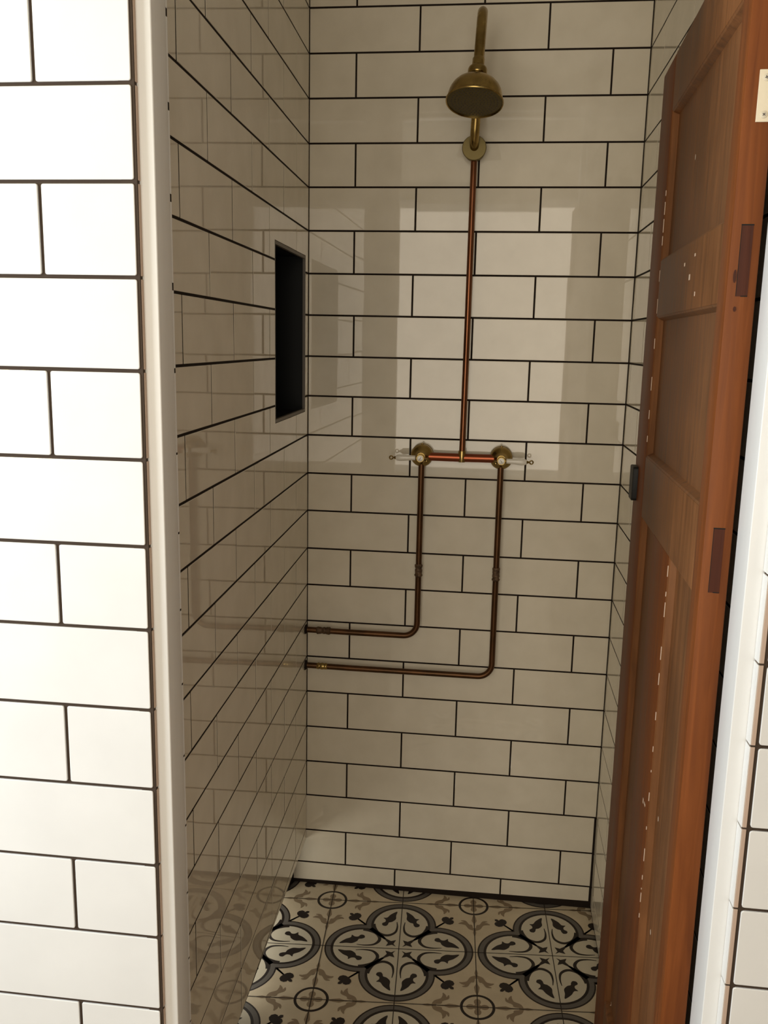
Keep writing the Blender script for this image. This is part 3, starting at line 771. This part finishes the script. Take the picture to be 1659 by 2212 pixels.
kid('coupling', M_BRASS, blob(0.0086, 0.030, frame_to((0.034, PY, zr_ + 0.0007), (1, 0, 0), (0, 1, 0)), 4), sr, 'brassy soldered coupling')

def smear(x, z, seed):
    def f(b):
        rn = random.Random(seed)
        rings = lathe(b, [(0.0, 0.0008), (0.0135, 0.0008), (0.0125, 0.003), (0.0078, 0.0065), (0.0, 0.0065)], frame_to((x, PY, z), (1, 0, 0), (0, 1, 0)), 22)
        for rg in rings[1:-1]:
            for v in rg: v.co += Vector((0, rn.uniform(-1, 1) * 0.0016, rn.uniform(-1, 1) * 0.0022))
    return f
kid('grout_collar', M_GROUT, smear(0.0014, zl + 0.001, 5), sl, 'dark grout around the pipe where it enters the wall')
kid('grout_collar', M_GROUT, smear(0.0014, zr_ + 0.001, 6), sr, 'dark grout around the pipe where it enters the wall')

# ------------------------------------------------------------------ lever taps
def tap(x, side, label):
    e = empty('shower_tap', (x, 0, ZB)); tag(e, label, 'tap', 'lever taps on the crossbar')
    F = Matrix.Rotation(PI / 2, 4, 'X')      # local z -> -Y
    def tp(name, m, f, lab=None, par=None):
        bm = bmesh.new(); f(bm); o = link(name, bm, m, par or e, True)
        if lab: o['label'] = lab
        return o
    Z = 0.0015
    tp('escutcheon', M_BRASS, lambda b: lathe(b, [(0.0, 0.001), (0.0290, 0.001), (0.0290, 0.006), (0.0278, 0.008), (0.0285, 0.018), (0.0290, 0.026), (0.0280, 0.031), (0.0240, 0.036), (0.0185, 0.0405), (0.0145, 0.046), (0.0120, 0.052), (0.0105, 0.058), (0.0, 0.058)], Matrix.Translation((0, 0, Z)) @ F, 44))
    tp('grub_screw', M_BRASS, lambda b: lathe(b, [(0.0, 0.0), (0.0030, 0.0), (0.0030, 0.0035), (0.0, 0.005)], Matrix.Translation((0.0, -0.024, Z + 0.0275)), 12))
    tp('grub_screw', M_BRASS, lambda b: lathe(b, [(0.0, 0.0), (0.0022, 0.0), (0.0018, 0.003), (0.0, 0.0035)], Matrix.Translation((-0.013 * side, -0.043, Z - 0.012)) @ F, 12))
    lev = tp('lever', M_BRASS, lambda b: (lathe(b, [(0.0, 0.056), (0.0088, 0.056), (0.0098, 0.060), (0.0098, 0.078), (0.0092, 0.082), (0.0, 0.082)], Matrix.Translation((0, 0, Z - 0.001)) @ F, 30),
                                          lathe(b, [(0.0, 0.004), (0.0052, 0.004), (0.0052, 0.012), (0.0062, 0.014), (0.0, 0.0145)], frame_to((0, -0.070, Z - 0.001), (side, 0, -0.02)), 20)))
    LM = frame_to((0, -0.070, Z - 0.001), (side, 0, -0.02))
    tp('grip', M_CERAMIC, lambda b: lathe(b, [(0.0, 0.0125), (0.0060, 0.0128), (0.0062, 0.020), (0.0070, 0.032), (0.0082, 0.044), (0.0085, 0.052), (0.0076, 0.059), (0.0052, 0.0625), (0.0, 0.063)], LM, 26), 'white ceramic grip', lev)
    def fin(b):
        lathe(b, [(0.0, 0.0615), (0.0040, 0.0615), (0.0036, 0.0655), (0.0022, 0.068), (0.0022, 0.070), (0.0, 0.0705)], LM, 18)
        c = LM @ Vector((0, 0, 0.0745)); n = 18
        tube(b, [(c.x + 0.0042 * math.cos(2 * PI * k / n), c.y, c.z + 0.0042 * math.sin(2 * PI * k / n)) for k in range(n + 1)], 0.0017, 8)
    tp('finial', M_BRASS, fin, 'small brass ring finial', lev)
    dm = tp('index_disc', M_CERAMIC, lambda b: lathe(b, [(0.0, 0.081), (0.0080, 0.081), (0.0080, 0.083), (0.0072, 0.0842), (0.0, 0.0846)], Matrix.Translation((0, 0, Z - 0.001)) @ F, 30), 'white ceramic disc with a dark mark', lev)
    def mark(b):
        M2 = Matrix.Translation((0, -0.0850, Z - 0.001)) @ Matrix.Rotation(math.radians(-35 * side), 4, 'Y')
        for q in ([(-0.0005, 0, -0.0045), (0.0005, 0, -0.0045), (0.0005, 0, 0.0045), (-0.0005, 0, 0.0045)],):
            a = [b.verts.new(M2 @ Vector(v)) for v in q]; b.faces.new(a)
    tp('mark', M_INK, mark, None, None)
    return e
tap(XL, -1, 'brass and white ceramic lever tap on the left, lever pointing left')
tap(XRT, 1, 'brass and white ceramic lever tap on the right, lever pointing right')
